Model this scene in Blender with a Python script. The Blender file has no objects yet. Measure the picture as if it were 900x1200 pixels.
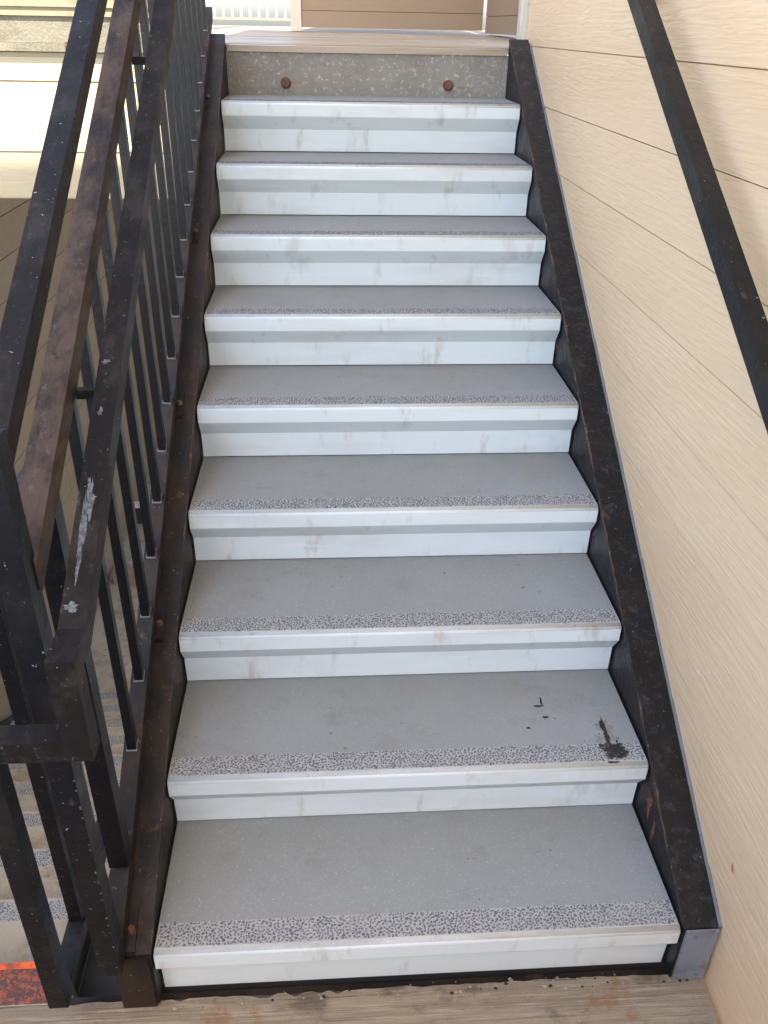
import bpy, bmesh, math, random
from mathutils import Vector, Matrix
random.seed(7)
R = math.radians
sc = bpy.context.scene
COL = sc.collection

# ---------------------------------------------------------------- camera
cam_d = bpy.data.cameras.new('camera')
cam = bpy.data.objects.new('camera', cam_d)
COL.objects.link(cam)
PITCH, YAW, ROLL = 0.5247, -0.0717, 0.0197
cp, sp, cy, sy, cr, sr = (math.cos(PITCH), math.sin(PITCH), math.cos(YAW), math.sin(YAW), math.cos(ROLL), math.sin(ROLL))
fwd = Vector((-sy * cp, cy * cp, -sp))
rt = Vector((cy, sy, 0))
up = rt.cross(fwd)
rt2 = cr * rt + sr * up
up2 = -sr * rt + cr * up
m = Matrix.Identity(4)
for i in range(3):
    m[i][0], m[i][1], m[i][2] = rt2[i], up2[i], -fwd[i]
m.translation = Vector((-0.1758, -1.0678, 1.8487))
cam.matrix_world = m
cam_d.sensor_fit = 'VERTICAL'
cam_d.sensor_height = 36
cam_d.lens = 982.5 / 1200 * 36
cam_d.clip_start = 0.02
cam_d.clip_end = 2000
sc.camera = cam

# ---------------------------------------------------------------- sky, sun, exposure
SUN = Vector((-0.03, -0.42, 0.90)).normalized()
elev = math.asin(SUN.z)
w = bpy.data.worlds.new('World')
sc.world = w
w.use_nodes = True
nt = w.node_tree
bg = nt.nodes['Background']
sky = nt.nodes.new('ShaderNodeTexSky')
sky.sky_type = 'NISHITA'
sky.sun_disc = False
sky.sun_elevation = elev
sky.sun_rotation = math.atan2(SUN.x, SUN.y)
sky.dust_density = 3.0
sky.ozone_density = 0.7
nt.links.new(sky.outputs[0], bg.inputs[0])
bg.inputs[1].default_value = 0.14
sun_d = bpy.data.lights.new('sun', 'SUN')
sun_d.energy = 3.6
sun_d.angle = R(0.5)
sun_d.color = (1.0, 0.95, 0.86)
sun = bpy.data.objects.new('sun', sun_d)
sun.rotation_euler = SUN.to_track_quat('Z', 'Y').to_euler()
COL.objects.link(sun)
vs = sc.view_settings
vs.view_transform = 'Standard'
vs.look = 'None'
vs.exposure = 2.55
vs.gamma = 1.0
sc.cycles.max_bounces = 10
sc.cycles.diffuse_bounces = 6

# ---------------------------------------------------------------- main sizes
RISE, RUN = 0.178, 0.3004
S = RISE / RUN
ANG = math.atan(S)
HW = 0.56
N = 9
LAND_Y, LAND_Z = N * RUN + 0.03, 1.778
WALL_X = 0.647
LEFT_X = -1.85

# ---------------------------------------------------------------- materials
def mat(name, col, rough=0.6, metal=0.0, layers=(), bumps=(), spec=0.5, coat=0.0, rough_var=0.0, world=False):
    M = bpy.data.materials.new(name)
    M.use_nodes = True
    t = M.node_tree
    n, l = t.nodes, t.links
    b = n['Principled BSDF']
    b.inputs['Roughness'].default_value = rough
    b.inputs['Metallic'].default_value = metal
    b.inputs['Specular IOR Level'].default_value = spec
    b.inputs['Coat Weight'].default_value = coat
    tc = n.new('ShaderNodeTexCoord')
    oi = n.new('ShaderNodeObjectInfo')
    mul = n.new('ShaderNodeVectorMath'); mul.operation = 'SCALE'
    mul.inputs[0].default_value = (37.0, 53.0, 71.0)
    l.new(oi.outputs['Random'], mul.inputs['Scale'])
    add = n.new('ShaderNodeVectorMath'); add.operation = 'ADD'
    l.new(tc.outputs['Object'], add.inputs[0])
    if not world:
        l.new(mul.outputs[0], add.inputs[1])
    P = add.outputs[0]

    def tex(kind, scale, detail=4, rgh=0.6, dist=0.0):
        mp = n.new('ShaderNodeMapping')
        mp.inputs['Scale'].default_value = scale if isinstance(scale, tuple) else (scale,) * 3
        l.new(P, mp.inputs[0])
        if kind == 'voronoi':
            x = n.new('ShaderNodeTexVoronoi'); x.inputs['Scale'].default_value = 1
            l.new(mp.outputs[0], x.inputs['Vector'])
            return x.outputs['Distance']
        x = n.new('ShaderNodeTexNoise'); x.inputs['Scale'].default_value = 1
        x.inputs['Detail'].default_value = detail
        x.inputs['Roughness'].default_value = rgh
        x.inputs['Distortion'].default_value = dist
        l.new(mp.outputs[0], x.inputs['Vector'])
        if kind == 'grain':
            a = n.new('ShaderNodeMath'); a.operation = 'MULTIPLY'; a.inputs[1].default_value = 46
            l.new(x.outputs[0], a.inputs[0])
            s = n.new('ShaderNodeMath'); s.operation = 'SINE'
            l.new(a.outputs[0], s.inputs[0])
            s2 = n.new('ShaderNodeMath'); s2.operation = 'MULTIPLY_ADD'; s2.inputs[1].default_value = .5; s2.inputs[2].default_value = .5
            l.new(s.outputs[0], s2.inputs[0])
            return s2.outputs[0]
        return x.outputs[0]
    rgb = n.new('ShaderNodeRGB'); rgb.outputs[0].default_value = (*col, 1)
    cur = rgb.outputs[0]
    for L in layers:
        kind, scale, lo, hi, c, amt = L[:6]
        o = tex(kind, scale, *(L[6:] if len(L) > 6 else ()))
        mr = n.new('ShaderNodeMapRange')
        mr.interpolation_type = 'SMOOTHSTEP'
        mr.inputs['From Min'].default_value = lo
        mr.inputs['From Max'].default_value = hi
        mr.inputs['To Max'].default_value = amt
        l.new(o, mr.inputs['Value'])
        mx = n.new('ShaderNodeMix'); mx.data_type = 'RGBA'
        l.new(mr.outputs[0], mx.inputs['Factor'])
        l.new(cur, mx.inputs['A'])
        mx.inputs['B'].default_value = (*c, 1)
        cur = mx.outputs['Result']
    l.new(cur, b.inputs['Base Color'])
    if rough_var:
        o = tex('noise', 9.0)
        mr = n.new('ShaderNodeMapRange')
        mr.inputs['From Min'].default_value = .3; mr.inputs['From Max'].default_value = .7
        mr.inputs['To Min'].default_value = max(.05, rough - rough_var); mr.inputs['To Max'].default_value = min(1, rough + rough_var)
        l.new(o, mr.inputs['Value']); l.new(mr.outputs[0], b.inputs['Roughness'])
    prev = None
    for kind, scale, strength, dist in bumps:
        o = tex(kind, scale)
        bp = n.new('ShaderNodeBump')
        bp.inputs['Strength'].default_value = strength
        bp.inputs['Distance'].default_value = dist
        l.new(o, bp.inputs['Height'])
        if prev: l.new(prev, bp.inputs['Normal'])
        prev = bp.outputs[0]
    if prev: l.new(prev, b.inputs['Normal'])
    return M

M_tread = mat('tread_concrete', (.305, .325, .315), .8, layers=[
    ('noise', 2.6, .38, .64, (.255, .265, .255), .6), ('noise', (9, 12, 9), .52, .72, (.20, .185, .16), .55, 7, .7),
    ('noise', 230, .60, .70, (.52, .52, .51), .6, 2), ('noise', 210, .28, .40, (.17, .17, .165), .55, 2), ('noise', (5, 2.2, 5), .56, .72, (.24, .215, .18), .5, 7, .7), ('noise', 34, .70, .76, (.10, .09, .08), .6, 3)],
    bumps=[('noise', 300, .25, .002)])
M_riser = mat('riser_concrete', (.66, .71, .70), .7, layers=[
    ('noise', (2.2, 3, 9), .45, .75, (.56, .55, .52), .6), ('noise', (16, 16, 5), .57, .73, (.40, .36, .28), .55, 6), ('noise', (8, 8, 3), .60, .74, (.36, .34, .31), .35, 5),
    ('noise', (4, 4, 60), .6, .7, (.74, .74, .73), .5, 3), ('noise', 90, .72, .78, (.3, .28, .24), .5, 3)],
    bumps=[('noise', (6, 6, 70), .16, .004), ('noise', 120, .15, .002)])
M_lip = mat('nosing_lip', (.44, .445, .42), .75, layers=[('noise', (7, 30, 30), .42, .66, (.34, .33, .30), .7, 6, .7), ('noise', 200, .62, .70, (.6, .6, .58), .5, 2), ('noise', 30, .62, .70, (.24, .21, .17), .6, 5)], bumps=[('noise', 160, .3, .002)])
M_strip = mat('strip_matrix', (.32, .32, .305), .8, layers=[('noise', 120, .5, .7, (.3, .3, .29), .5)], bumps=[('noise', 300, .4, .002)])
M_pebble = mat('dark_pebble', (.085, .09, .105), .5, layers=[('noise', (5, 20, 5), .54, .68, (.22, .22, .215), .6, 5), ('noise', 60, .4, .65, (.14, .145, .16), .8)], rough_var=.1)
M_black = mat('black_paint', (.0065, .0065, .0075), .40, layers=[
    ('noise', 7, .48, .72, (.020, .018, .017), .8, 6, .7), ('noise', (60, 8, 60), .62, .72, (.06, .056, .052), .5, 4), ('noise', 130, .70, .75, (.35, .35, .34), .7, 2)],
    bumps=[('noise', 55, .35, .003), ('noise', 260, .3, .0015)], rough_var=.12, spec=.22)
M_brownworn = mat('rubbed_brown_paint', (.020, .016, .014), .55, layers=[('noise', (13, 5, 9), .34, .60, (.085, .058, .042), .9, 8, .75), ('noise', (60, 22, 60), .56, .72, (.15, .125, .105), .55, 6, .75), ('noise', 40, .62, .72, (.012, .011, .01), .7, 5)], bumps=[('noise', 70, .4, .003)], rough_var=.1, spec=.12)
M_bal = mat('baluster_paint', (.007, .007, .008), .34, layers=[('noise', 150, .62, .72, (.09, .09, .09), .5, 3)], bumps=[('noise', 70, .3, .003), ('noise', 260, .35, .0015)], spec=.4)
M_blackworn = mat('worn_black_paint', (.010, .0085, .0075), .5, layers=[
    ('noise', (9, 4, 9), .44, .66, (.036, .029, .025), .8, 8, .75), ('noise', (50, 24, 50), .58, .72, (.10, .09, .082), .55, 6, .75), ('noise', (7, 7, 7), .62, .72, (.11, .105, .10), .45, 8, .8),
    ('noise', 120, .71, .76, (.4, .38, .36), .7, 2)], bumps=[('noise', 70, .3, .002)], rough_var=.1, spec=.12)
M_rust = mat('rusty_steel', (.010, .009, .0085), .55, layers=[
    ('noise', 5, .44, .64, (.032, .019, .012), .9, 6, .7), ('noise', 16, .58, .72, (.10, .042, .017), .7, 6, .7), ('noise', 90, .68, .75, (.25, .23, .21), .5, 2)],
    bumps=[('noise', 40, .5, .004), ('noise', 200, .3, .002)], rough_var=.12, spec=.3)
M_seam = mat('rust_seam', (.075, .036, .018), .8, layers=[('noise', 11, .40, .56, (.012, .010, .010), .95, 6), ('noise', 60, .6, .7, (.22, .2, .18), .5, 3)], bumps=[('noise', 200, .5, .002)])
M_rustwarm = mat('rust_stained_paint', (.009, .0075, .0065), .55, layers=[('noise', (9, 3, 9), .40, .62, (.036, .021, .012), .7, 6, .7), ('noise', 18, .58, .72, (.12, .055, .022), .7, 6, .7), ('noise', 90, .68, .75, (.2, .18, .16), .5, 2)], bumps=[('noise', 40, .5, .004), ('noise', 200, .3, .002)], rough_var=.12, spec=.3)
M_flange = mat('flange_paint', (.0045, .0045, .0048), .45, layers=[
    ('noise', 12, .5, .7, (.014, .0125, .012), .8, 6, .7), ('noise', (26, 26, 40), .52, .72, (.050, .051, .055), .75, 8, .75), ('noise', 110, .66, .75, (.15, .15, .15), .6, 4), ('noise', 230, .70, .76, (.35, .35, .35), .7, 2), ('noise', 9, .62, .72, (.09, .037, .018), .7, 5)],
    bumps=[('noise', 60, .6, .003)], rough_var=.12, spec=.3)
M_plate = mat('blue_grey_plate', (.20, .22, .26), .5, layers=[('noise', 16, .52, .64, (.20, .09, .03), .9, 5), ('noise', 9, .5, .7, (.10, .10, .11), .8, 6), ('noise', 40, .6, .7, (.09, .09, .1), .6)], bumps=[('noise', 90, .3, .002)])
M_siding = mat('beige_siding', (.76, .54, .325), .34, layers=[('noise', 1.3, .35, .7, (.72, .50, .295), .7), ('noise', (20, 2, 40), .66, .76, (.66, .54, .42), .4, 4)],
    bumps=[('grain', (6, 1.4, 17), .16, .004), ('noise', (30, 5, 190), .28, .002)], rough_var=.06)
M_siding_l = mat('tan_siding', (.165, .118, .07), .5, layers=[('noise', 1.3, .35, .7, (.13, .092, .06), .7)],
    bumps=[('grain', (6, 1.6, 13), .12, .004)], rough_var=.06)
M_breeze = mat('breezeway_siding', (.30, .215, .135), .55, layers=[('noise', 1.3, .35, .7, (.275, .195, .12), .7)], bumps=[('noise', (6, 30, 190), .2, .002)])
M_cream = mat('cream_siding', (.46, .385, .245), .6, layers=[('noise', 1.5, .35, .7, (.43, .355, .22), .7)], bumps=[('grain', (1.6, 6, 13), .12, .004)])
M_beam = mat('beam_concrete', (.50, .47, .41), .85, layers=[
    ('noise', 8, .4, .65, (.34, .32, .275), .8, 6, .7), ('noise', 150, .55, .7, (.54, .51, .45), .5, 4), ('noise', 60, .30, .46, (.17, .155, .13), .7, 5), ('noise', 24, .56, .7, (.30, .26, .20), .7, 6), ('noise', (5, 5, 30), .60, .72, (.26, .13, .055), .6, 5)],
    bumps=[('noise', 120, .8, .006), ('noise', 30, .4, .006)])
M_beam2 = mat('shaded_stained_concrete', (.17, .15, .105), .85, layers=[('noise', 8, .4, .65, (.11, .095, .065), .8, 6, .7), ('noise', 150, .55, .7, (.26, .24, .19), .7, 3), ('noise', (5, 5, 30), .60, .70, (.16, .07, .03), .8, 5)], bumps=[('noise', 120, .6, .004)])  # stained concrete, base darkened to stand in for shade
M_ledge = mat('shaded_stained_ledge', (.24, .20, .125), .8, layers=[('noise', 9, .45, .65, (.17, .135, .08), .8, 6)], bumps=[('noise', 150, .4, .003)])  # stained ledge and cap, colour lowered in place of shade
M_wood = mat('deck_wood', (.27, .22, .155), .8, layers=[
    ('noise', (1.2, 30, 26), .40, .62, (.18, .14, .10), .7, 7, .7), ('noise', (7, 120, 90), .52, .66, (.36, .31, .24), .6, 5), ('noise', (2, 160, 90), .62, .68, (.05, .04, .03), .8, 3),
    ('noise', (5, 9, 7), .52, .66, (.085, .062, .045), .8, 7, .7), ('noise', 9, .60, .70, (.20, .09, .035), .6, 5), ('noise', 160, .64, .72, (.4, .36, .29), .4, 2)],
    bumps=[('noise', (3, 130, 110), 1.0, .004), ('noise', 40, .6, .005)])
M_woodtop = mat('pale_deck_wood', (.40, .33, .245), .42, layers=[
    ('noise', (1.2, 22, 22), .38, .66, (.27, .21, .145), .85, 6, .7), ('noise', (2, 80, 80), .58, .72, (.6, .54, .46), .5, 4)],
    bumps=[('noise', (3, 90, 90), .35, .002)])
M_trim = mat('cream_trim', (.60, .55, .44), .5, layers=[('noise', (20, 20, 4), .60, .7, (.28, .25, .2), .6, 5)])
M_brown = mat('brown_trim', (.30, .20, .13), .5, layers=[('noise', (20, 20, 3), .5, .7, (.22, .14, .09), .7, 5)])
M_white = mat('white_paint', (.80, .80, .78), .5, layers=[('noise', 6, .5, .7, (.72, .72, .7), .6)])
M_ground = mat('pale_ground', (.32, .32, .30), .9, layers=[('noise', .6, .4, .65, (.28, .27, .24), .8, 6)], bumps=[('noise', 20, .4, .01)])
M_stair2 = mat('worn_concrete', (.36, .32, .25), .8, layers=[
    ('noise', 7, .42, .66, (.22, .18, .12), .85, 6, .7), ('noise', 30, .60, .72, (.11, .095, .07), .75, 5), ('noise', 200, .6, .72, (.5, .48, .44), .5, 2)], bumps=[('noise', 150, .4, .003)])
M_orange = mat('orange_paint', (.72, .11, .02), .55, layers=[('noise', 22, .48, .66, (.22, .05, .025), .85, 6), ('noise', 60, .6, .7, (.05, .03, .025), .8, 4)], bumps=[('noise', 150, .3, .002)])
M_reddark = mat('red_matrix', (.09, .045, .035), .7, layers=[('noise', 60, .45, .6, (.32, .10, .05), .8)])
M_redpeb = mat('red_pebble', (.30, .055, .025), .5, layers=[('noise', 40, .45, .6, (.06, .035, .03), .9)])
M_dark = mat('black_steel_gap_shade', (.02, .018, .017), .7)  # black curb steel; on the gap plates it paints shade
M_shade_roof = mat('shade_roof_boards', (.55, .50, .43), .7, layers=[('noise', (2, 20, 20), .4, .65, (.46, .41, .34), .7)])  # boards of the added shade slabs
M_wet = mat('dark_spill', (.012, .010, .008), .45, layers=[('noise', 60, .5, .7, (.035, .03, .022), .8)])
M_halo = mat('spill_halo', (.19, .185, .165), .7, layers=[('noise', 40, .45, .6, (.26, .265, .25), .9, 5)])
M_rustpatch = mat('orange_rust', (.15, .042, .018), .8, layers=[('noise', 50, .40, .58, (.035, .017, .012), .95, 5), ('noise', 90, .6, .7, (.3, .28, .26), .7)])
M_edge_strip = mat('blue_grey_strip', (.13, .14, .145), .5, layers=[('noise', 30, .5, .7, (.2, .22, .23), .6)])
M_bolt = mat('rusty_bolt', (.14, .06, .028), .7, layers=[('noise', 60, .45, .65, (.06, .03, .02), .9)], bumps=[('noise', 90, .6, .003)])
M_weld = mat('weld_metal', (.16, .16, .16), .4, metal=.3, bumps=[('noise', 200, .6, .002)])
M_scrape = mat('bare_scrape', (.13, .135, .145), .6, layers=[('noise', 120, .42, .58, (.05, .05, .05), .9, 4)])
M_scrapew = mat('pale_scratch', (.78, .68, .55), .7)
M_smear = mat('orange_smear', (.50, .22, .06), .6)

# ---------------------------------------------------------------- helpers
WPOS = {}
def link(name, me, parent=None, loc=(0, 0, 0)):
    o = bpy.data.objects.new(name, me)
    COL.objects.link(o)
    loc = Vector(loc)
    if parent is not None:
        o.parent = parent
        o.location = loc - WPOS[parent.name]
    else:
        o.location = loc
    WPOS[o.name] = loc
    return o
def thing(name, label, cat, loc=(0, 0, 0), group=None):
    o = link(name, None, None, loc)
    o.empty_display_size = 0.1
    o['label'] = label; o['category'] = cat
    if group: o['group'] = group
    return o
def structure(name, loc=(0, 0, 0), me=None):
    o = link(name, me, None, loc)
    o['kind'] = 'structure'
    return o
def bm_mesh(name, bm, mats, bevel=0.0, smooth=False, seg=2):
    if bevel:
        es = [e for e in bm.edges if len(e.link_faces) == 2 and e.calc_face_angle(0) > R(25)]
        bmesh.ops.bevel(bm, geom=es, offset=bevel, segments=seg, profile=.6, affect='EDGES', clamp_overlap=True)
    bmesh.ops.recalc_face_normals(bm, faces=bm.faces)
    me = bpy.data.meshes.new(name)
    bm.to_mesh(me); bm.free()
    for mm in (mats if isinstance(mats, (list, tuple)) else [mats]):
        me.materials.append(mm)
    if smooth:
        for p in me.polygons: p.use_smooth = True
    return me
def add_box(bm, lo, hi, f=None):
    vs_ = [bm.verts.new(Vector((x, y, z)) if f is None else f(Vector((x, y, z))))
           for x in (lo[0], hi[0]) for y in (lo[1], hi[1]) for z in (lo[2], hi[2])]
    for q in ((0, 1, 3, 2), (4, 6, 7, 5), (0, 4, 5, 1), (2, 3, 7, 6), (0, 2, 6, 4), (1, 5, 7, 3)):
        bm.faces.new([vs_[i] for i in q])
def box(name, lo, hi, mt, parent=None, bevel=.002, loc=None):
    c = Vector([(a + b) / 2 for a, b in zip(lo, hi)]) if loc is None else Vector(loc)
    bm = bmesh.new()
    add_box(bm, Vector(lo) - c, Vector(hi) - c)
    return link(name, bm_mesh(name, bm, mt, bevel), parent, c)
def prism_x(bm, prof, x0, x1):
    """closed (y,z) outline swept along x"""
    a = [bm.verts.new((x0, y, z)) for y, z in prof]
    b = [bm.verts.new((x1, y, z)) for y, z in prof]
    n_ = len(prof)
    bm.faces.new(a); bm.faces.new(list(reversed(b)))
    return [bm.faces.new((a[i], a[(i + 1) % n_], b[(i + 1) % n_], b[i])) for i in range(n_)]
def tube_path(bm, pts, wx, h):
    """square tube in a plane x=const through the (y,z) centre points, mitred corners"""
    P = [Vector((0, y, z)) for y, z in pts]
    rings = []
    for i, p in enumerate(P):
        d0 = (P[i] - P[i - 1]).normalized() if i else None
        d1 = (P[i + 1] - P[i]).normalized() if i < len(P) - 1 else None
        if d0 is None: d = d1; k = 1
        elif d1 is None: d = d0; k = 1
        else:
            d = (d0 + d1).normalized(); k = 1 / max(.3, d.dot(d1))
        nrm = Vector((0, -d.z, d.y)) * (h / 2 * k)
        sx = Vector((wx / 2, 0, 0))
        rings.append([bm.verts.new(p + s1 * sx + s2 * nrm) for s1, s2 in ((-1, -1), (1, -1), (1, 1), (-1, 1))])
    for a, b in zip(rings, rings[1:]):
        for i in range(4):
            bm.faces.new((a[i], a[(i + 1) % 4], b[(i + 1) % 4], b[i]))
    bm.faces.new(rings[0]); bm.faces.new(list(reversed(rings[-1])))
def slope_tube(name, x, wx, h, y0, y1, ctop, mt, parent, bevel=.004):
    """tube parallel to the stair, top face at z = ctop + S*y"""
    hv = h / math.cos(ANG) / 2
    ym = (y0 + y1) / 2
    c = Vector((x, ym, ctop - hv + S * ym))
    bm = bmesh.new()
    a, b = y0 - ym, y1 - ym
    prism_x(bm, [(a, S * a - hv), (b, S * b - hv), (b, S * b + hv), (a, S * a + hv)], -wx / 2, wx / 2)
    return link(name, bm_mesh(name, bm, mt, bevel), parent, c)

# ---------------------------------------------------------------- the steps
def step_profile():
    pr = [(RUN + .065, 0), (.0147, 0)]
    r = .0125
    for k in range(6):
        a = math.pi / 2 + k / 5 * math.pi / 2
        pr.append((r + r * math.cos(a), -r + r * math.sin(a)))
    pr += [(.0005, -.049), (.0025, -.053), (.0305, -.094), (.033, -.098), (.036, -.1745), (.075, -.1745), (.075, -.055), (RUN + .065, -.055)]
    return pr
def step_mesh(w0, w1, mats):
    bm = bmesh.new()
    fs = prism_x(bm, step_profile(), w0, w1)
    for i, f in enumerate(fs):
        f.material_index = 0 if i == 0 else (1 if i < 5 else 2)
        f.smooth = 1 < i < 7
    n0 = len(bm.faces)
    add_box(bm, (w0 + .002, .060, -.1775), (w1 - .002, .072, -.172))  # dark strip in the riser gap, paints its contact shadow
    bm.faces.ensure_lookup_table()
    for f in bm.faces[n0:]: f.material_index = 3
    return bm_mesh('step', bm, mats)
def jag(n_, a):
    return [random.uniform(1 - a, 1 + a) for _ in range(n_)]
def pebble_mesh(w0, w1, y0, y1, mt, pitch=.0073, seed=1):
    rnd = random.Random(seed)
    V, F = [], []
    cell = {}
    g_ = pitch
    target = int((w1 - w0) * (y1 - y0) / (pitch * pitch) * 14)
    for _ in range(target):
        ra = pitch * rnd.uniform(.34, .72)
        cx = rnd.uniform(w0 + ra * .6, w1 - ra * .6); cy_ = rnd.uniform(y0 + ra * .55, y1 - ra * .55)
        ij = (int(cx / g_), int(cy_ / g_)); bad = False
        for a in (-1, 0, 1):
            for b in (-1, 0, 1):
                for (px, py, pr_) in cell.get((ij[0] + a, ij[1] + b), ()):
                    if (px - cx) ** 2 + (py - cy_) ** 2 < ((pr_ + ra) * .74 + .0002) ** 2: bad = True
        if bad: continue
        cell.setdefault(ij, []).append((cx, cy_, ra))
        rb = ra * rnd.uniform(.5, .9); th = rnd.uniform(0, math.pi)
        k = rnd.choice((5, 6, 6, 7)); hz = rnd.uniform(.0006, .0014)
        o = len(V)
        pts = []
        for i in range(k):
            a = i / k * 2 * math.pi + rnd.uniform(-.3, .3); q = rnd.uniform(.78, 1.15)
            u, v = ra * q * math.cos(a), rb * q * math.sin(a)
            pts.append((u * math.cos(th) - v * math.sin(th), u * math.sin(th) + v * math.cos(th)))
        V += [(cx + p[0], cy_ + p[1], -.0004) for p in pts] + [(cx + .75 * p[0], cy_ + .75 * p[1], hz) for p in pts]
        F += [(o + i, o + (i + 1) % k, o + k + (i + 1) % k, o + k + i) for i in range(k)] + [tuple(o + k + i for i in range(k))]
    me = bpy.data.meshes.new('pebbles')
    me.from_pydata(V, [], F)
    me.materials.append(mt)
    return me

ST = thing('staircase', 'pale grey concrete staircase rising to the upper landing beside the beige wall', 'staircase', (0, 0, 0))
me_step = step_mesh(-HW, HW, [M_tread, M_lip, M_riser, M_dark])
SY0, SY1 = .015, .070
peb = [pebble_mesh(-HW + .003, HW - .003, SY0, SY1, M_pebble, seed=s) for s in (1, 2, 3)]
bm = bmesh.new(); add_box(bm, (-HW + .001, SY0, -.004), (HW - .001, SY1, .0006)); me_strip = bm_mesh('grip_strip', bm, M_strip)
steps = []
for k in range(N):
    o = link('step', me_step, ST, (0, k * RUN, (k + 1) * RISE))
    steps.append(o)
    s = link('grip_strip', me_strip, o, WPOS[o.name])
    p = link('pebbles', peb[k % 3], o, WPOS[o.name] + Vector((0, 0, .0006)))
    p['kind'] = 'stuff'

# spill on the second step: flat irregular puddles
def blob(name, pts, z, mt, parent):
    bm = bmesh.new()
    cx = sum(p[0] for p in pts) / len(pts); cyy = sum(p[1] for p in pts) / len(pts)
    c = bm.verts.new((0, 0, .0009))
    ring = [bm.verts.new((p[0] - cx, p[1] - cyy, 0)) for p in pts]
    for i in range(len(ring)):
        bm.faces.new((ring[i], ring[(i + 1) % len(ring)], c))
    return link(name, bm_mesh(name, bm, mt), parent, (cx, cyy, z))
def rough_blob(cx, cyy, rx, ry, n_=36, a=.3):
    ph = [random.uniform(0, 6.28) for _ in range(5)]
    am = [a * random.uniform(.5, 1) / (h_ + 1) ** .8 for h_ in range(1, 6)]
    out = []
    for i in range(n_):
        t_ = i / n_ * 2 * math.pi
        q = 1 + sum(am[h_] * math.sin((h_ + 2) * t_ + ph[h_]) for h_ in range(5))
        q *= random.uniform(1 - a * .35, 1 + a * .35)
        out.append((cx + rx * q * math.cos(t_), cyy + ry * q * math.sin(t_)))
    return out
Z2 = 2 * RISE
b_ = blob('spill', rough_blob(.490, RUN + .046, .027, .030, 64, .42), Z2 + .0013, M_wet, steps[1])
blob('spill', rough_blob(.486, RUN + .104, .011, .040, 64, .5), Z2 + .0006, M_wet, steps[1])
blob('spill', rough_blob(.478, RUN + .0105, .013, .0035, 24), Z2 + .0004, M_wet, steps[1])
blob('spill_halo', rough_blob(.487, RUN + .106, .020, .046, 64, .5), Z2 + .0003, M_halo, steps[1])
for _ in range(22):
    rr = random.uniform(.0008, .0026)
    yy = random.uniform(.02, .15)
    blob('spill_drop', rough_blob(.487 + random.gauss(0, .022), RUN + yy, rr, rr, 10, .4), Z2 + (.0014 if yy < .075 else .0006), M_wet, steps[1])
for (x, y, rx, ry) in ((.342, RUN + .205, .014, .004), (.352, RUN + .222, .003, .014), (.350, RUN + .165, .009, .004), (.300, RUN + .13, .006, .003), (.505, RUN + .075, .003, .004)):
    blob('dirt_mark', rough_blob(x, y, rx, ry, 12), Z2 + .0005 + (.001 if y < RUN + .08 else 0), M_wet, steps[1])
blob('dirt_mark', rough_blob(.33, 5 * RUN - .245, .006, .003, 12), 5 * RISE + .0006 - RISE, M_wet, steps[3])

for k in range(N - 2):
    for _ in range(5):
        rx = random.uniform(.0010, .0032)
        yy = random.uniform(.085, RUN - .01)
        blob('dirt_mark', rough_blob(random.uniform(-.5, .5), k * RUN + yy, rx, rx * random.uniform(.4, 1), 10, .4), (k + 1) * RISE + .0005, M_wet, steps[k])

# ---------------------------------------------------------------- stringers
def stringer(sign, name='stringer'):
    bm = bmesh.new()
    xi, xo = .5655, .642
    T = .178
    def q(y, dz): return (y, T + S * y + dz)
    y0, y1 = .0, LAND_Y + .02
    dep = .30
    # web
    pr = [q(y0, -.006), q(y1, -.006), q(y1, -dep), q(y0 + .14, -.178 - .083 - .0), (y0 + .10, .004), (y0, .004)]
    for f in prism_x(bm, pr, sign * xi, sign * (xi + .007)): f.material_index = 1
    # top flange
    prism_x(bm, [q(y0, .004), q(y1, .004), q(y1, -.006), q(y0, -.006)], sign * (xi - .0015), sign * xo)
    return bm
bmr = stringer(1); sR = link('stringer', bm_mesh('stringer', bmr, [M_flange, M_rust], .0015), ST, (0, 0, 0))
bml = stringer(-1); sL = link('stringer', bm_mesh('stringer', bml, [M_rustwarm, M_rust], .0015), ST, (0, 0, 0))
for sg, so in ((1, sR), (-1, sL)):
    bm = bmesh.new()
    n_ = 150
    prev = None
    for i in range(n_ + 1):
        y = .01 + (LAND_Y - .02) * i / n_
        wv = random.uniform(.0005, .0055) if random.random() < .5 else .0004
        z = .1826 + S * y
        cur = [bm.verts.new((sg * x, y, z + dz)) for x, dz in ((.5632 , -.010), (.5632, .0004), (.5640 + wv, .0006), (.5640 + wv, -.001))]
        if prev:
            for q in range(3): bm.faces.new((prev[q], prev[q + 1], cur[q + 1], cur[q]))
        prev = cur
    link('rust_seam', bm_mesh('rust_seam', bm, M_seam), so, (0, 0, 0))
box('toe_gap_shade', (-.64, .0395, -.45), (.64, .048, .0005), M_dark, ST, 0)  # dark sheet standing in for the shade under the first step
for (yy, zz_, ry, rz) in ((0.264, 0.263, .016, .030), (0.219, 0.223, .008, .035), (.92, .60, .010, .02), (1.53, .96, .012, .02)):
    pts = rough_blob(0, 0, ry, rz, 40, .45)
    bm = bmesh.new()
    bm.faces.new([bm.verts.new((0, a, b + a * S)) for a, b in pts])
    link('rust_patch', bm_mesh('rust_patch', bm, M_rustpatch), sR, (.5648, yy, zz_))
# front closing plates
ep = box('end_plate', (.571, -.006, .003), (.642, -.0005, .176), M_plate, ST, .0015); ep['label'] = 'blue grey rust spotted end plate'
el = box('end_plate', (-.642, -.006, .003), (-.571, -.0005, .176), M_rust, ST, .0015)
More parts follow.
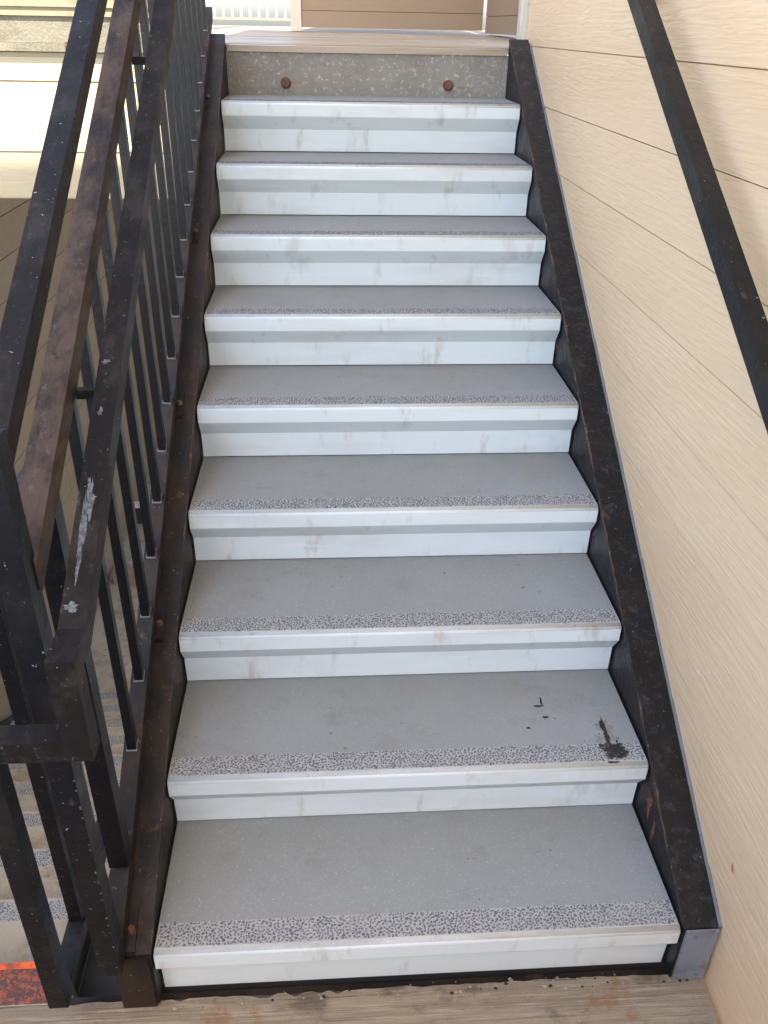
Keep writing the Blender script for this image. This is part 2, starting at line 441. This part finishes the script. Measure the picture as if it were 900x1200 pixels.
# clips joining each step to the stringers
for k in range(N):
    for s_ in (-1, 1):
        box('step_clip', (s_ * .5655 - (0 if s_ > 0 else -.0), k * RUN + .10, (k + 1) * RISE - .10), (s_ * .5655 - s_ * .045, k * RUN + .26, (k + 1) * RISE - .057), M_rust, ST, 0) if k > 99 else None

# ---------------------------------------------------------------- left railing
RL = thing('stair_railing', 'black steel stair railing with vertical balusters on the left of the pale stairs', 'railing', (-.63, 0, .2))
XB = -.63
Y_TOP = LAND_Y + .05
slope_tube('guard_rail', XB, .040, .040, -.030, Y_TOP, 1.374, M_blackworn, RL)
slope_tube('top_rail', XB + .003, .045, .045, -.022, Y_TOP, 1.183, M_brownworn, RL)
slope_tube('bottom_rail', XB, .038, .036, -.030, Y_TOP, .254, M_rustwarm, RL, .003)
# newel, from the bottom rail up to the guard rail
nw = box('newel_post', (XB - .0208, -.056, .204), (XB + .0208, -.0145, 1.376), M_black, RL, .003)
box('end_post', (XB - .0195, .100, .256 + S * .12), (XB + .0195, .138, 1.183 + S * .12 - .054), M_black, RL, .003)
for i in range(26):
    z = random.uniform(.25, 1.05)
    hh = random.uniform(.001, .006)
    box('paint_chip', (XB + .0172, -.0566, z), (XB + .0200, -.0561, z + hh), M_scrape, nw, 0)
# balusters share one mesh
bal_h = 1.183 - .254 - .053
bm = bmesh.new()
hb = .0097
def shear(v): return Vector((v.x, v.y, v.z + S * v.y))
add_box(bm, (-hb, -hb, 0), (hb, hb, bal_h), shear)
me_bal = bm_mesh('baluster', bm, M_bal, .0015, seg=1)
bm = bmesh.new()
add_box(bm, (-.0118, -.0118, -.001), (.0118, .0118, .0025), shear)
me_weld = bm_mesh('weld_bead', bm, M_weld, .002, seg=1)
y = .325
while y < Y_TOP - .02:
    b1 = link('baluster', me_bal, RL, (XB, y, .2545 + S * y))
    link('weld_bead', me_weld, b1, (XB, y, .2545 + S * y))
    y += .1373
# brackets between bottom rail and stringer flange
for y in (.035, .62, 1.20, 1.80, 2.40):
    c = Vector((XB + .004, y, .182 + S * y))
    bm = bmesh.new()
    add_box(bm, (-.010, -.035, 0), (.030, .035, .010), shear)
    add_box(bm, (-.004, -.028, .010), (.004, .028, .034), shear)
    bk = link('rail_bracket', bm_mesh('rail_bracket', bm, M_rust, .001, seg=1), RL, c)
    bm = bmesh.new()
    bmesh.ops.create_cone(bm, cap_ends=True, segments=10, radius1=.009, radius2=.007, depth=.010, matrix=Matrix.Translation((.020, 0, .013)))
    link('bolt', bm_mesh('bolt', bm, M_bolt), bk, c)
# inner hand rail with its return round the newel
CX, CW = -.5505, .039
hc = CW / 2 / math.cos(ANG)
bm = bmesh.new()
zc = lambda y: 1.148 + S * y - hc
tube_path(bm, [(-.140, .906), (-.140, 1.0745), (-.083, 1.0765), (Y_TOP, zc(Y_TOP))], CW, CW)
hr = link('hand_rail', bm_mesh('hand_rail', bm, M_blackworn, .004), RL, (CX, 0, 0))
for (yy, ly, wx) in ((.05, .055, .0042), (.095, .030, .0065), (-.005, .02, .003), (-.06, .006, .010), (.24, .006, .004), (.33, .004, .006)):
    pts = rough_blob(0, 0, wx, ly, 40, .5)
    bm = bmesh.new()
    vv = [bm.verts.new((x, y, S * y)) for x, y in pts]; bm.faces.new(vv)
    link('paint_scrape', bm_mesh('paint_scrape', bm, M_scrape), hr, (CX - .004 + random.uniform(-.004, .004), yy, 1.148 + S * yy + .0006))
box('rail_return', (-1.75, -.1595, .906), (CX - CW / 2 + .0, -.1205, .945), M_blackworn, RL, .004)
for y in (.30, 1.10, 1.90, 2.60):
    box('rail_stub', (CX - .056, y - .008, zc(y) - .012), (CX - .018, y + .008, zc(y) + .004), M_black, RL, .001)

# ---------------------------------------------------------------- railing of the mid landing, left of the newel
RG = thing('landing_railing', 'short level black railing at the landing edge beside the descending flight', 'railing', (-.75, 0, .1))
XG = -.752
box('post', (XG - .0195, -.050, .092), (XG + .0195, -.012, 1.06), M_black, RG, .003)
box('bottom_rail', (XG - .018, -.0115, .098), (XG + .018, .46, .134), M_rust, RG, .003)
box('top_rail', (XG - .0195, -.050, 1.0605), (XG + .0195, .46, 1.10), M_black, RG, .003)
for y in (.128, .262, .396):
    box('baluster', (XG - .014, y - .014, .1345), (XG + .014, y + .014, 1.060), M_black, RG, .002)

# ---------------------------------------------------------------- clapboard walls
def clap_mesh(name, length, h, mt, axis='y', flip=1, gap=.0028, t0=.0034, t1=.0018, th=.011):
    """board whose lower edge stands t0 proud of the wall plane and whose top sits t1 proud"""
    bm = bmesh.new()
    pr = [(t0, gap), (t1, h), (t1 - th, h), (t1 - th, gap)]  # (out, z)
    a, b = [], []
    for o_, z in pr:
        if axis == 'y':
            a.append(bm.verts.new((o_ * flip, -length / 2, z))); b.append(bm.verts.new((o_ * flip, length / 2, z)))
        else:
            a.append(bm.verts.new((-length / 2, o_ * flip, z))); b.append(bm.verts.new((length / 2, o_ * flip, z)))
    bm.faces.new(a); bm.faces.new(list(reversed(b)))
    for i in range(4):
        bm.faces.new((a[i], a[(i + 1) % 4], b[(i + 1) % 4], b[i]))
    return bm_mesh(name, bm, mt, .0008, seg=1)
def clap_wall(parent, plane, zs, u0, u1, mt, axis, flip, joints=None, gap=.0028):
    cache = {}
    for i in range(len(zs) - 1):
        cuts = [u0] + sorted(joints(i) if joints else []) + [u1]
        for a, b in zip(cuts, cuts[1:]):
            L_, h = round(b - a - .003, 4), round(zs[i + 1] - zs[i], 4)
            if (L_, h) not in cache: cache[(L_, h)] = clap_mesh('clapboard', L_, h, mt, axis, flip, gap)
            mid = (a + b) / 2
            loc = (plane, mid, zs[i]) if axis == 'y' else (mid, plane, zs[i])
            link('clapboard', cache[(L_, h)], parent, loc)

WR = thing('siding_wall', 'beige clapboard wall along the right side of the pale stairs', 'wall', (WALL_X, 0, 0))
zs = [.048 + .1935 * i for i in range(-1, 32)]
zs[0] = -.14
clap_wall(WR, WALL_X + .0065, zs, -2.4, 2.83, M_siding, 'y', -1)
box('sheathing', (WALL_X + .0155, -2.4, -.16), (WALL_X + .12, 2.83, 6.19), M_siding, WR, 0)
box('corner_trim', (WALL_X - .006, 2.833, 1.80), (WALL_X + .10, 2.90, 6.19), M_trim, WR, .003)
# narrow blue grey strip between the stringer and the wall
bm = bmesh.new()
prism_x(bm, [(.0, .178 + .0035), (LAND_Y, .178 + S * LAND_Y + .0035), (LAND_Y, .178 + S * LAND_Y - .010), (.0, .178 - .010)], .6425, WALL_X + .004)
link('edge_strip', bm_mesh('edge_strip', bm, M_edge_strip), WR, (0, 0, 0))

for (yy, zz_, ry, rz, tl, mm_) in ((.03, .335, .004, .012, .5, M_smear), (.60, .80, .0015, .045, .5, M_scrapew), (.35, .59, .008, .006, 0, M_scrapew), (.95, .97, .0012, .03, .3, M_scrapew)):
    pts = rough_blob(0, 0, ry, rz, 24, .4)
    bm = bmesh.new()
    vv = [bm.verts.new((0, a * math.cos(tl) + b * math.sin(tl), b * math.cos(tl) - a * math.sin(tl))) for a, b in pts]; bm.faces.new(vv)
    link('scuff_mark', bm_mesh('scuff_mark', bm, mm_), WR, (WALL_X + .0065 - .0037, yy, zz_))
# hand rail on the right wall
RH = thing('wall_handrail', 'black square handrail fixed to the beige clapboard wall on the right', 'handrail', (.57, 0, 1.2))
slope_tube('rail', .5705, .040, .040, -.9, 2.02, 1.222, M_black, RH)
for y in (-.45, 1.36, 1.95):
    z = 1.222 + S * y - .047
    bm = bmesh.new()
    add_box(bm, (-.006, -.016, -.045), (.006, .016, .006))
    add_box(bm, (-.006, -.012, -.045), (.066, .012, -.033))
    add_box(bm, (.0665, -.03, -.075), (.0705, .03, -.003))
    link('rail_bracket', bm_mesh('rail_bracket', bm, M_black, .001, seg=1), RH, (.5705, y, z))

# side wall left of the descending flight, lowered in front for sky light
WL = thing('siding_wall', 'tan shaded clapboard wall beyond the railing, left of the descending flight', 'wall', (LEFT_X, 0, -1.7))
zs = [-1.77 + .1935 * i for i in range(42)]
zz = [z + .03 for z in zs]
rj = random.Random(5)
def jl(i): return [rj.uniform(-1.2, .8), rj.uniform(2.4, 3.0) + .45 * (i % 3)]
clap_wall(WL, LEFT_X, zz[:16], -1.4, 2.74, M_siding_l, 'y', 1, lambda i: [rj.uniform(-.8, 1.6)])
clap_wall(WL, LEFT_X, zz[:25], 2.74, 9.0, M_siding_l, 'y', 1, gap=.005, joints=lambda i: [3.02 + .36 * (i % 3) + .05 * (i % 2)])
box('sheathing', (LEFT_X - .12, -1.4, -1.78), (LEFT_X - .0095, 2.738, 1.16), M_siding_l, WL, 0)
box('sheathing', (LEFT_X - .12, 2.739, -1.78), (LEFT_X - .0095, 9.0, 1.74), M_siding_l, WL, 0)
box('wall_cap', (LEFT_X - .14, -1.4, 1.1605), (LEFT_X + .012, 2.70, 1.19), M_trim, WL, .003)

# bulkhead under the upper landing
BY = 2.76
BH = thing('bulkhead_wall', 'sunlit cream clapboard bulkhead hanging below the stained concrete edge beam', 'wall', (-1.28, BY, 1.19))
clap_wall(BH, BY, [1.189, 1.372, 1.633, 1.722], LEFT_X + .012, -.568, M_cream, 'x', -1, None, .007)
box('sheathing', (LEFT_X + .012, BY + .0095, 1.19), (-.568, BY + .10, 1.738), M_cream, BH, 0)
EB = thing('edge_beam', 'stained grey concrete beam with a crack and rust spots above the cream bulkhead', 'beam', (-1.28, BY, 1.74))
box('beam', (LEFT_X + .012, BY - .022, 1.742), (-.566, BY + .16, 1.772), M_beam2, EB, .006)
box('beam_lip', (LEFT_X + .012, BY - .0215, 1.7725), (-.66, BY + .16, 1.862), M_beam2, EB, 0)
box('ledge', (LEFT_X + .012, BY - .030, 1.8625), (-.66, BY + .16, 1.892), M_ledge, EB, .005)
box('cap', (LEFT_X + .012, BY - .036, 1.8925), (-.66, BY + .16, 2.02), M_ledge, EB, .004)
bm = bmesh.new(); bmesh.ops.create_cone(bm, cap_ends=True, segments=12, radius1=.012, radius2=.009, depth=.012, matrix=Matrix.Rotation(R(90), 4, 'X'))
link('bolt', bm_mesh('bolt', bm, M_bolt), EB, (-1.175, BY - .026, 1.768))

# ---------------------------------------------------------------- beam under the upper landing
LB = thing('landing_beam', 'rough concrete beam with two rusty bolts above the topmost stair', 'beam', (0, LAND_Y, 1.6))
box('beam', (-HW - .004, LAND_Y + .002, N * RISE - .16), (HW + .004, LAND_Y + .14, LAND_Z - .022), M_beam, LB, .004)
for x in (-.333, .324):
    bm = bmesh.new()
    bmesh.ops.create_cone(bm, cap_ends=True, segments=20, radius1=.021, radius2=.020, depth=.006, matrix=Matrix.Translation((0, 0, .003)) )
    bmesh.ops.create_cone(bm, cap_ends=True, segments=6, radius1=.016, radius2=.015, depth=.014, matrix=Matrix.Translation((0, 0, .012)))
    for v in bm.verts: v.co = Matrix.Rotation(R(90), 3, 'X') @ v.co
    link('bolt', bm_mesh('bolt', bm, M_bolt, .0015), LB, (x, LAND_Y + .002, 1.645))

# ---------------------------------------------------------------- decks
UL = structure('upper_landing', (0, LAND_Y, LAND_Z))
pw = .140
y = LAND_Y - .006
i = 0
tilt = .012
while y < 7.6:
    z = LAND_Z - .001 + tilt * (y - LAND_Y)
    xl = -.558 if i == 0 else -1.9
    xr = .558 if i == 0 else 2.6
    box('plank', (xl, y, z - .022), (xr, y + pw - .004, z + random.uniform(-.0012, .0012)), M_woodtop, UL, .003)
    y += pw; i += 1
ML = structure('mid_landing', (0, -1, 0))
y = .010
me_pl = None
bm = bmesh.new()
n_ = 130
xs = [-1.84 + 2.48 * i / n_ for i in range(n_ + 1)]
top, bot, fr, fb = [], [], [], []
e_ = 0
for x in xs:
    e_ = .6 * e_ + random.uniform(-.0022, .0022)
    chip = -random.uniform(.003, .010) if random.random() < .07 else 0
    top.append(bm.verts.new((x, .011 + e_ + chip, -.0005 + random.uniform(-.0012, .0004))))
    bot.append(bm.verts.new((x, .009 + e_, -.030)))
    fr.append(bm.verts.new((x, -.140, -.0006))); fb.append(bm.verts.new((x, -.140, -.030)))
for i in range(n_):
    bm.faces.new((fr[i], fr[i + 1], top[i + 1], top[i])); bm.faces.new((top[i], top[i + 1], bot[i + 1], bot[i]))
    bm.faces.new((bot[i], bot[i + 1], fb[i + 1], fb[i])); bm.faces.new((fb[i], fb[i + 1], fr[i + 1], fr[i]))
bm.faces.new((fr[0], top[0], bot[0], fb[0])); bm.faces.new((fr[-1], fb[-1], bot[-1], top[-1]))
link('plank', bm_mesh('plank', bm, M_wood), ML, (0, 0, 0))
y -= .150
for k in range(1, 9):
    y1 = y - .004
    o = box('plank', (-1.84, y - .150, -.038), (.640, y1, random.uniform(-.0012, 0)), M_wood, ML, .004)
    y -= .150
ea = box('edge_angle', (-.80, .018, -.08), (.640, .034, -.016), M_rust, ML, .002)
for _ in range(60):
    x = random.uniform(-.6, .62); r_ = random.uniform(.0012, .005)
    bm = bmesh.new()
    bmesh.ops.create_icosphere(bm, subdivisions=1, radius=r_)
    for v in bm.verts: v.co = Vector((v.co.x * random.uniform(.7, 1.6), v.co.y * random.uniform(.6, 1.2), v.co.z * .5))
    link('debris_crumb', bm_mesh('debris_crumb', bm, random.choice((M_wood, M_rust, M_stair2))), ML, (x, random.uniform(-.012, .016), .001))

# ---------------------------------------------------------------- descending flight
SD = thing('staircase', 'worn concrete flight descending beyond the left railing from an orange painted edge', 'staircase', (-1.32, .1, -.9))
X0, X1 = -1.82, -.80
def down_profile():
    # nosing at y=0 pointing away (+y), tread runs back towards -y
    r = .012
    pr = [(-RUN - .04, 0)]
    for k in range(6):
        a = math.pi / 2 - k / 5 * math.pi / 2
        pr.append((-r + r * math.cos(a), -r + r * math.sin(a)))
    pr += [(0, -.050), (-.036, -.097), (-.036, -.174), (-.07, -.174), (-.07, -.055), (-RUN - .04, -.055)]
    return pr
def down_mesh(mats, back=None):
    bm = bmesh.new()
    pr = down_profile()
    if back is not None:
        pr = [(back, z) if yy < -.2 else (yy, z) for yy, z in pr]
    prism_x(bm, pr, X0 - (X0 + X1) / 2, X1 - (X0 + X1) / 2)
    return bm_mesh('step', bm, mats)
W2 = (X1 - X0) / 2
me_dn = down_mesh([M_stair2])
me_dp = pebble_mesh(-W2, W2, -.072, -.016, M_pebble, seed=8)
me_rp = pebble_mesh(-W2, W2, -.094, -.016, M_redpeb, .0125, seed=9)
bm = bmesh.new(); add_box(bm, (-W2, -.072, -.004), (W2, -.016, .0006)); me_ds = bm_mesh('grip_strip', bm, M_strip)
for k in range(0, 10):
    if k == 0:
        o = link('step', down_mesh([M_stair2], -.097), SD, ((X0 + X1) / 2, .110, 0))
        o['label'] = 'orange painted landing edge'
        bm = bmesh.new(); add_box(bm, (-W2, -.095, -.004), (W2, -.015, .0006))
        link('grip_strip', bm_mesh('grip_strip', bm, M_reddark, .001, seg=1), o, WPOS[o.name])
        bm = bmesh.new(); add_box(bm, (-W2, -.0148, -.006), (W2, .0012, .0016))
        link('painted_edge', bm_mesh('painted_edge', bm, M_orange, .001, seg=1), o, WPOS[o.name])
        p = link('pebbles', me_rp, o, WPOS[o.name] + Vector((0, 0, .0006)))
    else:
        o = link('step', me_dn, SD, ((X0 + X1) / 2, .110 + k * RUN, -k * RISE))
        link('grip_strip', me_ds, o, WPOS[o.name])
        p = link('pebbles', me_dp, o, WPOS[o.name] + Vector((0, 0, .0006)))
    p['kind'] = 'stuff'
box('gap_shade_plate', (-.785, .036, -.13), (-.644, 1.2, -.12), M_dark, SD, .001)  # dark sheet painting shade into the open gap between the flights
for xx in (X0 - .012, X1 + .003):
    bm = bmesh.new()
    q = lambda y, dz: (y, .02 - S * (y - .11) + dz)
    prism_x(bm, [q(.10, 0), q(3.1, 0), q(3.1, -.30), q(.10, -.30)], xx, xx + .009)
    link('stringer', bm_mesh('stringer', bm, M_rust), SD, (0, 0, 0))
# lower landing
LL = structure('lower_landing', (-1.4, 4.2, -1.78))
box('slab', (-3.2, 2.9, -1.88), (.60, 7.5, -1.785), M_stair2, LL, .004)
BW = thing('back_wall', 'dim tan wall closing the lower landing under the upper deck', 'wall', (-.6, 7.4, -1.78))
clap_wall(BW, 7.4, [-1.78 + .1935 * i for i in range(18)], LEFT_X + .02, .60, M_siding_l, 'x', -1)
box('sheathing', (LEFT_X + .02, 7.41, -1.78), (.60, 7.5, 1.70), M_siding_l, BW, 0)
CB = thing('landing_curb', 'black steel curb with a pale top edge across the lower landing', 'curb', (-1.7, 5.15, -1.78))
box('curb_face', (-1.84, 5.06, -1.784), (-.2, 5.12, -1.63), M_dark, CB, .002)
box('curb_cap', (-1.84, 5.055, -1.629), (-.2, 5.125, -1.605), M_trim, CB, .003)
WB = thing('timber_sleeper', 'brown timber sleeper lying on the dim lower landing', 'timber', (-1.4, 4.25, -1.78))
box('sleeper', (-1.80, 4.18, -1.7845), (-.7, 4.30, -1.70), M_brown, WB, .004)

# ---------------------------------------------------------------- breezeway beyond the landing
BASE = lambda y: LAND_Z + tilt * (y - LAND_Y)
PW = thing('partition_wall', 'tan clapboard partition standing just above the far end of the upper landing', 'wall', (.2, 5.5, 1.8))
PY = 5.5
z0 = BASE(PY) + .022
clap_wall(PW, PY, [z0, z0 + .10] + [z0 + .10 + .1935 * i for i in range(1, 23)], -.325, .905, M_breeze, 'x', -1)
box('sheathing', (-.325, PY + .010, z0 + .004), (.905, PY + .09, 6.19), M_siding_l, PW, 0)
box('corner_trim', (-.40, PY - .016, z0 - .02), (-.327, PY + .09, 6.19), M_trim, PW, .003)
SW = thing('side_partition', 'short tan clapboard wall turning toward the right door post', 'wall', (.91, 4.7, 1.8))
z0 = BASE(4.6) + .016
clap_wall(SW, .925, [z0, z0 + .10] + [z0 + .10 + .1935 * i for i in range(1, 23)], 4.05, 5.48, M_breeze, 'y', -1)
box('sheathing', (.935, 4.05, z0 + .004), (1.02, 5.48, 6.19), M_siding_l, SW, 0)
DP = thing('door_post', 'chipped cream door post at the right end of the upper landing', 'post', (.9, 4.0, 1.8))
z0 = BASE(3.97) + .001
box('jamb', (.865, 3.93, z0), (.975, 4.03, 6.19), M_trim, DP, .004)
box('stop', (.849, 3.955, z0), (.8645, 4.03, 6.19), M_trim, DP, .002)
LP = thing('corner_post', 'brown corner post with a pale edge at the left of the landing opening', 'post', (-1.1, 5.2, 1.8))
z0 = BASE(5.2) + .001
box('post', (-1.045, 5.15, z0), (-.985, 5.25, 6.19), M_brown, LP, .004)
box('edge_board', (-1.075, 5.17, z0), (-1.0455, 5.25, 6.19), M_white, LP, .002)
# white fence outside
FE = thing('picket_fence', 'bright white metal fence with thin pickets outside the landing opening', 'fence', (-.8, 9, 1.8))
box('rail', (-2.6, 8.985, 1.885), (.3, 9.015, 1.905), M_brown, FE, .002)
box('rail', (-2.6, 8.985, 2.80), (.3, 9.015, 2.84), M_white, FE, .002)
bm = bmesh.new(); add_box(bm, (-.008, -.008, 0), (.008, .008, .894)); me_pk = bm_mesh('picket', bm, M_white)
for i in range(32):
    link('picket', me_pk, FE, (-2.55 + i * .09, 9, 1.9055))
box('post', (-2.66, 8.96, 1.5), (-2.605, 9.04, 2.9), M_white, FE, .002)
box('post', (.305, 8.96, 1.5), (.36, 9.04, 2.9), M_white, FE, .002)
# outside walkway of the upper storey and the ground far below
UW = structure('upper_walkway', (0, 12, 1.8))
box('slab', (-8, 7.65, 1.66), (8, 16, 1.815), M_ground, UW, .004)
bm = bmesh.new()
g = 400
vs_ = [bm.verts.new(p) for p in ((-g, -g, 0), (g, -g, 0), (g, g, 0), (-g, g, 0))]
bm.faces.new(vs_)
structure('ground', (0, 0, -2.0), bm_mesh('ground', bm, M_ground))

# ---------------------------------------------------------------- unseen guard wall and overhead slabs, added to shape the light
GP = thing('light_block_wall', 'unseen white clapboard guard wall added to block low light at the mid landing', 'wall', (-.6, -1.45, 0))  # unseen wall, added to block low light from behind the camera
clap_wall(GP, -1.41, [.0 + .1935 * i for i in range(6)], LEFT_X + .02, WALL_X - .01, M_white, 'x', 1)
box('sheathing', (LEFT_X + .02, -1.50, -.2), (WALL_X - .01, -1.4195, .968), M_white, GP, 0)
box('cap', (LEFT_X + .02, -1.52, .969), (WALL_X - .01, -1.39, 1.0), M_trim, GP, .003)
RF = thing('shade_roof', 'unseen flat boarding added to shade the stair bay and the landing', 'shade_roof', (0, 0, 6.2))  # unseen slabs, added overhead to keep sun off the stairs
box('shade_roof_deck', (-2.7, -4.2, 6.20), (2.8, .44, 6.32), M_shade_roof, RF, 0)
box('shade_roof_deck', (-.86, .30, 6.21), (2.8, 3.8, 6.33), M_shade_roof, RF, 0)
